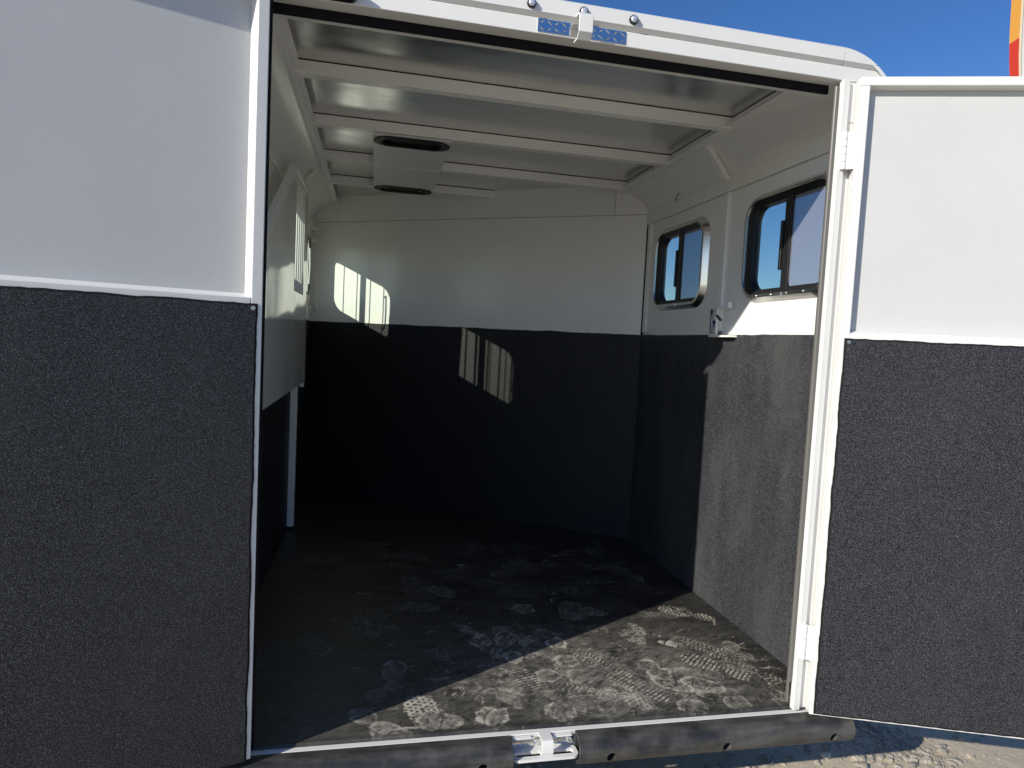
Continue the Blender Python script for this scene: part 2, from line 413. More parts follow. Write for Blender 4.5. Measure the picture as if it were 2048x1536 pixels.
def cove(sx):
    n = 16; arc = [(0.912 + 0.205 * math.cos(t), 2.075 + 0.205 * math.sin(t)) for t in [math.radians(14 + 76 * i / n) for i in range(n + 1)]]
    arc2 = [(x + 0.008, z + 0.008) for x, z in arc]
    rings = [[Vector((sx * x, y, z)) for x, z in arc + arc2[::-1]] for y in (0.07, 3.6)]
    return MB().sweep(None, rings).build('roof_cove', W_IN, trailer, smooth=True)
cove(1); cove(-1)
MB().box(-0.965, 0.965, 0.1, 3.6, 2.3255, 2.331).build('ceiling_sheet', ALU, trailer)
for s in (1, -1):
    b = MB(); b.box(0.942 * s, 0.992 * s, 0.15, 3.6, 2.272, 2.3230); b.build('roof_rail', W_IN, trailer, bevel=0.003)
    b = MB(); b.box(0.944 * s, 0.990 * s, 0.15, 3.6, 2.3231, 2.3254); b.build('rail_gap_shade', GAP_DARK, trailer)  # dark strip in the rail-to-ceiling gap, its shade put into the colour
r0 = MB().box(-0.9415, 0.9415, 0.745, 0.795, 2.272, 2.3232).build('rafter', W_IN, trailer, bevel=0.003)
g0 = MB().box(-0.9415, 0.9415, 0.7465, 0.7935, 2.3234, 2.3254).build('rafter_gap_shade', GAP_DARK, trailer)  # same dark strip over the rafter: shade of the gap as colour
for y in (1.376, 2.0, 2.6):
    dup(r0, (0, y - 0.745, 0)); dup(g0, (0, y - 0.745, 0))

# gussets at the divider stations
def gusset(sx, y):
    p = MB(); a_ = Vector((sx * 0.975, y, 2.275)); e_ = Vector((sx * 1.088, y, 2.130)); d = (e_ - a_).normalized(); n_ = Vector((d.z, 0, -d.x)) * 0.012
    vs = []
    for q in (a_ - d * 0.01, e_ + d * 0.006):
        for dy in (-0.025, 0.02):
            for sg in (1, -1): vs.append(q + Vector((0, dy, 0)) + n_ * sg)
    p.add(vs, [(0, 1, 3, 2), (4, 6, 7, 5), (0, 4, 5, 1), (2, 3, 7, 6), (0, 2, 6, 4), (1, 5, 7, 3)])
    g = p.build('gusset_brace', W_IN, trailer, bevel=0.003)
    arc = [(0.912 + 0.203 * math.cos(t), 2.075 + 0.203 * math.sin(t)) for t in [math.radians(20 + 55 * i / 10) for i in range(11)]]
    out = [(sx * x, z) for x, z in arc] + [(sx * 0.97, 2.272), (sx * 1.09, 2.128)]
    MB().plate(out, [], y - 0.004, y + 0.004, lambda u, v, w_: Vector((u, w_, v))).build('gusset_plate', W_IN, trailer)
gusset(1, 1.03); gusset(-1, 2.28)

# header above the opening
b = MB(); b.box(-1.076, 1.076, 0.0, 0.15, 2.2045, 2.252)
b.build('header_beam', W_EXT, trailer, bevel=0.003)
prof = [(0.0, 2.2525), (-0.0125, 2.2635), (-0.0125, 2.3035), (0.0, 2.309), (0.1, 2.309), (0.1, 2.2525)]
def capprof(x):                                  # rounded corner cap
    if abs(x) <= 0.912: return None
    return 2.07 + (2.304 - 2.07) * math.sqrt(max(0.0, 1 - ((abs(x) - 0.912) / 0.2345) ** 2))
def cap(x0, x1, n, name):
    rings = []
    for i in range(n + 1):
        x = x0 + (x1 - x0) * i / n; zt = capprof(x)
        r = []
        for y, z in prof:
            if zt is not None and z > zt - 0.001: z = max(zt - (0.0 if y > -0.01 else 0.004), 2.2527)
            r.append(Vector((x, y, z)))
        rings.append(r)
    return MB().sweep(None, rings).build(name, W_EXT, trailer, smooth=True)
cap(-0.911, 0.911, 1, 'roof_cap_rail'); cap(0.9135, 1.062, 14, 'roof_cap_corner'); cap(-1.062, -0.9135, 14, 'roof_cap_corner')
# end plates of the corners
for s in (1, -1):
    out = [(0.9135, 2.2045)] + [(0.912 + 0.234 * math.cos(t), 2.07 + 0.234 * math.sin(t)) for t in [math.radians(35 + 54 * i / 12) for i in range(13)]]
    out = [(1.147, 2.2045)] if False else out
    MB().plate([(s * x, z) for x, z in [(0.9135, 2.253), (1.055, 2.253)] + [q for q in [(0.912 + 0.234 * math.cos(t), 2.07 + 0.234 * math.sin(t)) for t in [math.radians(52 + 37 * i / 10) for i in range(11)]]]], [], 0.001, 0.03, lambda u, v, w_: Vector((u, w_, v))).build('corner_plate', W_EXT, trailer)
    MB().plate([(s * x, z) for x, z in [(0.95, 2.206), (1.09, 2.206)] + [(0.912 + 0.2345 * math.cos(t), 2.07 + 0.2345 * math.sin(t)) for t in [math.radians(37 + 16 * i / 8) for i in range(9)]] + [(0.95, 2.2575)]], [], 0.0045, 0.03, lambda u, v, w_: Vector((u, w_, v))).build('corner_plate', W_EXT, trailer)
MB().box(-0.93, 0.908, 0.052, 0.064, 2.176, 2.2043).build('header_seal', BLACK, trailer, bevel=0.002)

# rear posts
for s in (1, -1):
    xi = 0.918 if s > 0 else 0.931
    b = MB(); b.box(s * 0.945, s * 1.147, 0.003, 0.035, -0.0, 2.0695); b.box(s * 0.945, s * 1.098, 0.003, 0.035, 2.07, 2.2043); b.box(s * xi, s * 0.9448, -0.010, 0.012, 0.0005, 2.2043)
    b.build('rear_post', W_EXT, trailer, bevel=0.003)
b = MB(); b.tube((0.909, 0.012, 0.10), (0.909, 0.012, 2.185), 0.0085, 12); b.tube((0.9125, 0.022, 0.02), (0.9125, 0.022, 2.18), 0.006, 12)
b.build('post_seal', GREYSEAL, trailer, smooth=True)
MB().tube((-0.9175, 0.010, 0.0), (-0.9175, 0.010, 2.2), 0.0095, 12).build('post_seal', BLACK, trailer, smooth=True)

# windows ------------------------------------------------------------
def side_window(T, c, depth_sign, screen_half, glass, parent=trailer):
    cx, cz = c
    i0 = rrect(cx - HW, cx + HW, cz - HH, cz + HH, RW, 10); o0 = rrect(cx - HW - 0.014, cx + HW + 0.014, cz - HH - 0.014, cz + HH + 0.014, RW + 0.014, 10)
    ob = rrect(cx - HW - 0.036, cx + HW + 0.036, cz - HH - 0.034, cz + HH + 0.034, RW + 0.036, 10)
    n = len(i0); bb = MB()
    rings = [(ob, 0.012), (ob, -0.003), (o0, -0.029), (i0, -0.031), (i0, 0.03)]
    vs = [T(p[0], p[1], d) for lp, d in rings for p in lp]; fs = []
    for a_ in range(len(rings)):
        c_ = (a_ + 1) % len(rings)
        for i in range(n):
            j = (i + 1) % n; fs.append((a_ * n + i, a_ * n + j, c_ * n + j, c_ * n + i))
    bb.add(vs, fs); win = bb.build('window', RING, parent, smooth=True)
    fo = rrect(cx - HW + 0.001, cx + HW - 0.001, cz - HH + 0.001, cz + HH - 0.001, RW - 0.001, 10)
    fi = rrect(cx - HW + 0.024, cx + HW - 0.024, cz - HH + 0.024, cz + HH - 0.024, RW - 0.02, 10)
    ring_mesh('window_frame', BLACKW, win, fo, fi, -0.018, -0.006, 0.035, T)
    MB().box(cx - 0.022, cx + 0.022, cz - HH + 0.012, cz + HH - 0.012, -0.012, 0.004, T).build('window_mullion', BLACKW, win, bevel=0.002)
    MB().box(cx - HW + 0.02, cx + HW - 0.02, cz - HH + 0.02, cz + HH - 0.02, 0.0085, 0.0115, T).build('pane', glass, win)
    if screen_half:
        MB().plate(rrect(cx - HW + 0.021, cx - 0.0225, cz - HH + 0.021, cz + HH - 0.021, 0.03, 5), [], -0.0035, -0.003, T).build('insect_screen', SCREEN, win)
    MB().box(cx + 0.0225, cx + 0.038, cz - 0.115, cz + 0.095, -0.02, -0.004, T).build('window_latch', BLACKP, win, bevel=0.004)
    # screws round the ring
    sc_ = MB()
    pts = []
    for q in (-0.16, -0.05, 0.06, 0.17): pts += [(cx + q, cz + HH + 0.007), (cx + q, cz - HH - 0.007)]
    for q in (-0.1, 0.0, 0.1): pts += [(cx - HW - 0.007, cz + q), (cx + HW + 0.007, cz + q)]
    for u, v in pts: sc_.tube(T(u, v, -0.0295), T(u, v, -0.0335), 0.0042, 8, 0.003)
    tag(sc_.build('screws', STEEL, win, smooth=True), kind='stuff')
    cl = MB().box(cx - 0.02, cx + 0.02, cz - HH - 0.016, cz - HH - 0.003, -0.034, -0.0296, T)
    cl.build('clip', STEEL, win, bevel=0.001)
    return win
for c in WIN_R: side_window(TR, c, 1, True, GLASS)
for c in WIN_L:
    cx, cz = c
    fo = rrect(cx - HWL - 0.0035, cx + HWL + 0.0035, cz - HHL - 0.0035, cz + HHL + 0.0035, 0.088, 10); fi = rrect(cx - HWL + 0.012, cx + HWL - 0.012, cz - HHL + 0.012, cz + HHL - 0.012, 0.08, 10)
    win = ring_mesh('window', BLACKW, trailer, fo, fi, -0.012, -0.012, 0.05, TL)
    MB().box(cx - 0.038, cx + 0.013, cz - HHL, cz + HHL, 0.018, 0.026, TL).build('window_mullion', BLACKW, win)
    for q in (-0.190, -0.066, 0.058, 0.184):
        MB().tube(TL(cx + q, cz - HHL, -0.004), TL(cx + q, cz + HHL, -0.004), 0.0042, 8).build('window_bar', W_IN, win, smooth=True)
    MB().box(cx - HWL, cx + HWL, cz - HHL, cz + HHL, 0.032, 0.035, TL).build('pane', GLASS_L, win)
    MB().box(cx - HWL + 0.028, cx - HWL + 0.052, cz - 0.11, cz - 0.03, -0.03, -0.012, TL).build('window_latch', BLACKP, win, bevel=0.003)
MB().path([TL(2.77, 1.84, -0.02), TL(2.77, 1.845, -0.05), TL(2.77, 1.72, -0.055), TL(2.77, 1.60, -0.05), TL(2.77, 1.595, -0.02)], 0.006).build('grab_handle', W_IN, trailer, smooth=True)

# stall divider folded along the left wall, on its post
XD = -1.03
TD = lambda u, v, w_: Vector((XD - w_, u, v))
MB().box(-1.101, -1.060, 2.285, 2.33, 0.02, 2.2).build('divider_post', W_IN, trailer, bevel=0.003)
body = [(0.12, 0.938), (2.372, 0.945), (2.262, 2.15), (1.60, 2.12), (0.12, 1.30)]
bars = [(1.675, 1.483), (2.125, 1.483), (2.105, 2.085), (1.675, 2.075)]
div = MB().plate(body, [bars], -0.004, 0.014, TD).build('stall_divider', W_GLOSS, trailer, bevel=0.0015, seg=1)
for q in (1.705, 1.80, 1.895, 1.99, 2.075):
    MB().tube((XD - 0.004, q, 1.48), (XD - 0.004, q - 0.005, 2.09), 0.0065, 8).build('divider_bar', W_IN, div, smooth=True)
a_ = Vector((XD - 0.004, 0.12, 1.325)); e_ = Vector((XD - 0.004, 1.60, 2.135)); d = (e_ - a_).normalized(); n_ = Vector((0, -d.z, d.y))
def TB(u, v, w_): return a_ + d * u + n_ * v + Vector((w_, 0, 0))
MB().box(0, (e_ - a_).length, -0.045, 0.004, -0.016, 0.018, TB).build('divider_top_tube', W_IN, div, bevel=0.008, seg=3)
MB().box(1.585, 2.262, 2.105, 2.135, -0.012, 0.02, lambda u, v, w_: TD(u, v, w_)).build('divider_head_tube', W_IN, div, bevel=0.006, seg=3)
MB().box(2.30, 2.335, 0.915, 0.94, -0.006, 0.02, TD).build('divider_foot_pin', W_IN, div, bevel=0.005)
# tie ring and small fittings by the far left corner
tr_ = MB(); cc = Vector((-1.075, 3.37, 1.46))
tr_.path([cc + Vector((math.cos(t) * 0.026, -0.02, math.sin(t) * 0.026)) for t in [2 * math.pi * i / 16 for i in range(17)]], 0.005, 6)
tr_.build('tie_ring', STEEL, trailer, smooth=True)
MB().box(-1.10, -1.05, 3.30, 3.36, 2.055, 2.075).build('door_bracket', W_IN, trailer, bevel=0.004)
MB().box(-1.10, -1.062, 3.32, 3.37, 1.96, 2.0).build('door_bracket', W_IN, trailer, bevel=0.01)

# divider latch on the right wall post
lt = MB().box(1.072, 1.084, 0.992, 1.05, 1.352, 1.484).build('divider_latch', W_IN, trailer, bevel=0.001)
MB().box(1.066, 1.0718, 0.992, 0.996, 1.36, 1.484).build('latch_side', STEEL, lt); MB().box(1.066, 1.0718, 1.046, 1.05, 1.36, 1.484).build('latch_side', STEEL, lt)
MB().box(1.066, 1.092, 0.885, 1.05, 1.4842, 1.488).build('latch_arm', W_IN, lt); MB().box(1.066, 1.09, 0.884, 0.888, 1.4882, 1.512).build('latch_tab', W_IN, lt)
b = MB(); b.box(1.060, 1.0716, 1.0, 1.03, 1.437, 1.452); b.box(1.056, 1.068, 0.985, 1.01, 1.425, 1.478); b.box(1.062, 1.0716, 1.0, 1.04, 1.362, 1.385); b.tube((1.066, 1.02, 1.385), (1.066, 1.03, 1.437), 0.006); b.tube((1.066, 1.035, 1.392), (1.066, 0.998, 1.402), 0.005)
b.build('latch_bolt', STEEL, lt, bevel=0.001)
b = MB(); b.box(1.0685, 1.0719, 1.0, 1.042, 1.455, 1.48); b.box(1.0685, 1.0719, 0.998, 1.044, 1.405, 1.436); b.build('latch_slot', GAP_DARK, lt)
MB().tube((1.058, 0.968, 1.447), (1.052, 0.918, 1.424), 0.0068, 10).build('latch_lever', BLACKP, lt, smooth=True)
MB().box(1.062, 1.0995, 0.842, 1.046, 1.342, 1.352).build('latch_shelf', W_IN, trailer, bevel=0.001)
# wire stub and rivets under the cove
b = MB(); b.path([(1.095, 1.535, 2.168), (1.083, 1.545, 2.163), (1.079, 1.558, 2.146), (1.082, 1.566, 2.128)], 0.0028, 6); b.build('wire_stub', BLACKP, trailer, smooth=True)
for y in (1.47, 1.535, 1.62):
    MB().tube((1.100, y, 2.17 + (1.535 - y) * 0.06), (1.092, y, 2.168), 0.008, 10, 0.005).build('rivet', W_IN, trailer, smooth=True)

# twin ceiling vents
def TV(u, v, w_): return Vector((u, v, 2.268 - w_))
for k_, (y0, y1, yo) in enumerate(((1.385, 1.9985, 1.485), (2.0015, 2.68, 2.58))):
    hw, hh = 0.195, 0.088; cxv = -0.443
    st = lambda g: rrect(cxv - hw + g, cxv + hw - g, yo - hh + g, yo + hh - g, hh - g, 12)
    b = MB(); b.plate([(-0.639, y0), (-0.247, y0), (-0.247, y1), (-0.639, y1)], [st(0.02)], 0.0, 0.006, TV)
    vent = b.build('ceiling_vent', mat('vent_grey_white', (0.80, 0.81, 0.80), 0.4) if k_ == 0 else bpy.data.materials['vent_grey_white'], trailer)
    ring_mesh('vent_bezel', BEZEL, vent, st(0.0), st(0.034), 0.010, 0.015, 0.002, TV)
    ring_mesh('vent_inner_rim', BLACKP, vent, st(0.036), st(0.042), 0.012, 0.010, -0.02, TV)
    MB().plate(st(0.03), [], -0.024, -0.021, TV).build('vent_back', BLACK, vent)
    for dy in (-0.012, 0.01): MB().box(cxv - hw + 0.09, cxv + hw - 0.09, yo + dy, yo + dy + 0.006, -0.02, 0.003, TV).build('vent_slat', BLACKP, vent, bevel=0.001)
    b = MB()
    for sx in (-1, 1):
        for sy in (-1, 1): b.tube(TV(cxv + sx * 0.15, yo + sy * 0.066, 0.0085), TV(cxv + sx * 0.15, yo + sy * 0.066, 0.0125), 0.004, 8)
    tag(b.build('vent_screws', STEEL, vent), kind='stuff')
    if k_: MB().box(-0.639, -0.247, 1.9985, 2.0015, 0.0055, 0.0085, TV).build('vent_seam', W_IN, vent)
    for sx in (-0.637, -0.249): MB().box(sx - 0.002, sx + 0.002, y0 + 0.01, y1 - 0.01, -0.05, -0.0005, TV).build('vent_side', W_IN, vent)

# latch keepers, tread plate, step loop
def strap(pts, x0, x1, name, th=0.006):
    b = MB(); rings = []
    n = len(pts); nor = []
    for i in range(n):
        a2 = Vector((0, *pts[max(i - 1, 0)])); c2 = Vector((0, *pts[min(i + 1, n - 1)])); t_ = (c2 - a2).normalized(); nor.append(Vector((0, t_.z, -t_.y)))
    for i, (y, z) in enumerate(pts):
        p = Vector((0, y, z)); q = p + nor[i] * th
        rings.append([Vector((x0, p.y, p.z)), Vector((x1, p.y, p.z)), Vector((x1, q.y, q.z)), Vector((x0, q.y, q.z))])
    return b.sweep(None, rings).build(name, W_EXT, trailer, bevel=0.0012)
strap([(-0.0135, 2.262), (-0.035, 2.262), (-0.05, 2.250), (-0.05, 2.206), (-0.036, 2.192), (-0.001, 2.196)], -0.031, 0.012, 'door_keeper')
def treads(name, x0, x1, z0, z1, y, parent):
    b = MB(); b.box(x0, x1, y, y + 0.0025, z0, z1); p = b.build(name, CHROME, parent)
    b = MB(); nz = max(2, int((z1 - z0) / 0.018)); dz = (z1 - z0) / nz; nx = int((x1 - x0) / 0.022)
    for i in range(nx):
        for j in range(nz):
            cxx = x0 + (i + 0.5) * (x1 - x0) / nx; czz = z0 + (j + 0.5) * dz; an = math.radians(35 if (i + j) % 2 else -35) 
            L = 0.0115; Wd = 0.0026; dx, dzz = math.cos(an), math.sin(an)
            f = lambda p_, q_, h: Vector((cxx + dx * p_ - dzz * q_, y - h, czz + dzz * p_ + dx * q_))
            b.add([f(-L, 0, 0), f(0, -Wd, 0), f(L, 0, 0), f(0, Wd, 0), f(-L * 0.6, 0, 0.0016), f(L * 0.6, 0, 0.0016)], [(0, 1, 4), (1, 5, 4), (1, 2, 5), (2, 3, 5), (3, 4, 5), (3, 0, 4)])
    tag(b.build('tread_bars', CHROME, p), kind='stuff'); return p
treads('tread_plate', -0.146, 0.137, 2.2105, 2.2485, -0.003, trailer)
treads('tread_plate', -0.116, 0.100, -0.054, -0.0255, -0.004, trailer)
strap([(-0.001, -0.0115), (-0.030, -0.0105), (-0.048, -0.012), (-0.056, -0.024), (-0.056, -0.052), (-0.044, -0.064), (-0.016, -0.065)][::-1], -0.022, 0.018, 'door_keeper')
for x0, x1 in ((-0.112, -0.045), (0.022, 0.092)):
    MB().box(x0, x1, -0.018, -0.001, -0.0245, -0.0190).build('keeper_flange', W_EXT, trailer, bevel=0.003)
def TS(u, v, w_): return Vector((u, v, -0.064 - w_))
lp = MB().plate(rrect(-0.117, 0.104, -0.066, -0.002, 0.022, 8), [rrect(-0.105, 0.090, -0.048, -0.026, 0.009, 5)], -0.004, 0.005, TS).build('step_loop', W_EXT, trailer, bevel=0.004, seg=3)

# marker lamps on the roof cap
def lamp(x, z):
    b = MB(); b.tube((x, -0.0126, z), (x, -0.020, z), 0.0145, 20, 0.0135); L = b.build('marker_lamp', BLACKP, trailer, smooth=True)
    rings = [[Vector((x + r * math.cos(t), y, z + r * math.sin(t))) for t in [2 * math.pi * i / 16 for i in range(16)]] for r, y in ((0.0105, -0.0202), (0.0100, -0.0235), (0.007, -0.0262), (0.002, -0.0272))]
    MB().sweep(None, rings).build('lamp_lens', LENS, L, smooth=True)
    b = MB()
    for i in range(-1, 2):
        for j in range(-1, 2): b.box(x + i * 0.0052 - 0.0012, x + i * 0.0052 + 0.0012, -0.0279, -0.0255, z + j * 0.0052 - 0.0012, z + j * 0.0052 + 0.0012)
    tag(b.build('lens_facets', CHROME, L), kind='stuff')
for x in (-0.171, -0.007, 0.155): lamp(x, 2.2815)
b = MB(); b.plate(rrect(-0.86, -0.678, 2.1945 + 0.012, 2.2515, 0.02, 6), [], 0.0005, 0.040, lambda u, v, w_: Vector((u, -w_, v)))
L = b.build('loading_lamp', BLACKP, trailer, bevel=0.004)
MB().plate(rrect(-0.85, -0.69, 2.213, 2.245, 0.014, 6), [], 0.0402, 0.044, lambda u, v, w_: Vector((u, -w_, v))).build('lamp_lens', LENS, L)

# rubber dock bumpers with bolt holes
def bumper(x0, x1, holes):
    prof = [(-0.0035, -0.0125), (-0.018, -0.011)] + [(-0.030 - 0.045 * math.sin(t), -0.058 + 0.047 * math.cos(t)) for t in [math.pi * i / 16 for i in range(0, 17)]] + [(-0.018, -0.105), (-0.0035, -0.105)]
    inner = [(-0.012, -0.022)] + [(-0.030 - 0.028 * math.sin(t), -0.0555 + 0.0335 * math.cos(t)) for t in [math.pi * i / 12 for i in range(13)]] + [(-0.012, -0.089)]
    b = MB(); b.plate(prof, [inner], x0, x1, lambda u, v, w_: Vector((w_, u, v)))
    o = b.build('rubber_bumper', BUMPER, trailer)
    cut = MB()
    for hx in holes: cut.tube((hx, -0.15, -0.085), (hx, -0.04, -0.066), 0.0165, 20)
    co = cut.build('cutter', BUMPER)
    mo = o.modifiers.new('holes', 'BOOLEAN'); mo.operation = 'DIFFERENCE'; mo.object = co; mo.solver = 'EXACT'
    bpy.context.view_layer.update()
    dg = bpy.context.evaluated_depsgraph_get(); me = bpy.data.meshes.new_from_object(o.evaluated_get(dg)); o.modifiers.clear(); o.data = me
    me.polygons.foreach_set('use_smooth', [True] * len(me.polygons))
    me.set_sharp_from_angle(angle=math.radians(30))
    bpy.data.objects.remove(co)
    for hx in holes: MB().tube((hx, -0.016, -0.062), (hx, -0.03, -0.064), 0.009, 6).build('bumper_bolt', STEEL, o)
    return o
bumper(-1.13, -0.118, (-0.215, -0.635, -1.02)); bumper(0.104, 1.128, (0.212, 0.628, 1.045))

# ------------------------------------------------------------------ rear doors
def door(H, ang, sgn, hinge_x, name_lab):
    d = Vector((sgn * math.cos(ang), -math.sin(ang), 0)); n = Vector((-sgn * math.sin(ang), -math.cos(ang), 0))
    def T(u, v, w_): return H + d * u + n * w_ + Vector((0, 0, v))
    WD, ZT, Z0 = 0.915, 2.205, 0.004
    P = MB(); P.box(0.0, WD, Z0, ZT, -0.05, -0.0385, T); dr = P.build('rear_door', W_DOOR, trailer)
    dr['label'] = name_lab
    lip = 0.0125
    def rail(name, u0, u1, v0, v1, side):
        """frame piece, flush face at w=0, sloped return towards the panel"""
        b = MB()
        g0, g1, h0, h1 = u0, u1, v0, v1
        top = [(u0, v0), (u1, v0), (u1, v1), (u0, v1)]
        base = [list(p) for p in top]
        if side == 'r': base[1][0] += lip; base[2][0] += lip
        if side == 'l': base[0][0] -= lip; base[3][0] -= lip
        if side == 't': base[2][1] += lip; base[3][1] += lip
        if side == 'b': base[0][1] -= lip * 0.35; base[1][1] -= lip * 0.35
        vs = [T(p[0], p[1], -0.0384) for p in base] + [T(p[0], p[1], 0.0) for p in top]
        b.add(vs, [(0, 1, 2, 3), (4, 5, 6, 7), (0, 1, 5, 4), (1, 2, 6, 5), (2, 3, 7, 6), (3, 0, 4, 7)])
        return b.build(name, W_EXT, dr, bevel=0.003, seg=3)
    zl = 1.336
    rail('door_stile', 0.0, 0.030, Z0, ZT - 0.0295, 'r'); rail('door_stile', WD - 0.030, WD, Z0, ZT - 0.0295, 'l')
    rail('door_top_rail', 0.0, WD, ZT - 0.029, ZT, 'b'); rail('door_mid_rail', 0.0305, WD - 0.0305, zl - 0.03, zl + 0.016, 't')
    rail('door_bottom_rail', 0.0305, WD - 0.0305, Z0, Z0 + 0.03, 't')
    zb_ = Z0 + (0.006 if sgn > 0 else -0.004)
    ol = rag(0.013, WD - 0.014, zb_, zl, 0.0011, 0.016, 'tlrb', 5 + int(sgn))
    uc, vc, hu, hv = WD / 2, (Z0 + zl) / 2, (WD - 0.027) / 2, (zl - Z0) / 2
    il = [(uc + (p[0] - uc) * (1 - 0.006 / hu), vc + (p[1] - vc) * (1 - 0.006 / hv)) for p in ol]
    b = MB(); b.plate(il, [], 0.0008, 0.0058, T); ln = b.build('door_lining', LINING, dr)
    b = MB(); nn = len(ol); vs = [T(p[0], p[1], 0.0006) for p in ol] + [T(p[0], p[1], 0.003) for p in ol] + [T(p[0], p[1], 0.0056) for p in il]
    b.add(vs, [(r_ * nn + i, r_ * nn + (i + 1) % nn, (r_ + 1) * nn + (i + 1) % nn, (r_ + 1) * nn + i) for r_ in (0, 1) for i in range(nn)]); b.build('lining_edge', EDGE, dr)
    b = MB(); b.tube(T(0.026, zl - 0.013, 0.0056), T(0.026, zl - 0.013, 0.009), 0.006, 12); b.build('lining_screw', STEEL, dr)
    # hinges: knuckles on the post side, leaf onto the stile
    for z0 in (1.905, 0.195):
        hx = hinge_x
        hb = MB(); hb.add([Vector((hx, -0.018, z0)), Vector((hx, -0.018, z0 + 0.124)), T(0.002, z0 + 0.124, -0.004), T(0.002, z0, -0.004), Vector((hx, -0.012, z0)), Vector((hx, -0.012, z0 + 0.124)), T(0.002, z0 + 0.124, -0.012), T(0.002, z0, -0.012)],
                      [(0, 1, 2, 3), (4, 7, 6, 5), (0, 3, 7, 4), (1, 5, 6, 2), (0, 4, 5, 1), (3, 2, 6, 7)])
        hg = hb.build('hinge', W_EXT, dr)
        for i in range(5):
            MB().tube((hx, -0.0165, z0 + i * 0.025), (hx, -0.0165, z0 + i * 0.025 + 0.0238), 0.0098, 14).build('hinge_knuckle', W_EXT, hg, smooth=True, bevel=0.001)
    return dr
ANG = math.radians(19.5)
door(Vector((0.957, -0.045, 0)), ANG, 1, 0.934, 'right rear door, open, sunlit white panel above speckled black lining')
door(Vector((-0.907, -0.045, 0)), ANG, -1, -0.925, 'left rear door, open, mostly shaded white panel above black lining')

# ------------------------------------------------------------------ rubber floor mat with dusty shoe prints
xs_n = 740
ysA = np.concatenate([np.arange(0.020, 0.8, 0.003), np.arange(0.8, 1.4, 0.006), np.arange(1.4, 3.43, 0.014)])
U = np.linspace(0, 1, xs_n); ny = len(ysA)
Ym = np.repeat(ysA[:, None], xs_n, 1)
xr_ = np.where(ysA < 2.0, 1.100, 1.107 - (ysA - 1.995) / (3.458 - 2.0) * 2.214 - 0.006)
xr_ = np.maximum(xr_, -1.08)
Xm = -1.100 + U[None, :] * (xr_[:, None] + 1.100)
D = np.zeros_like(Xm)
rp = np.random.default_rng(21)
def smooth(e0, e1, x):
    t = np.clip((x - e0) / (e1 - e0), 0, 1); return t * t * (3 - 2 * t)
patch = fbm2(Xm, Ym, 26, 4, 31, 0.6); fine = fbm2(Xm, Ym, 90, 2, 32, 0.7); broad = fbm2(Xm, Ym, 3.0, 4, 33); warp1 = fbm2(Xm, Ym, 18, 3, 51); warp2 = fbm2(Xm, Ym, 18, 3, 52)
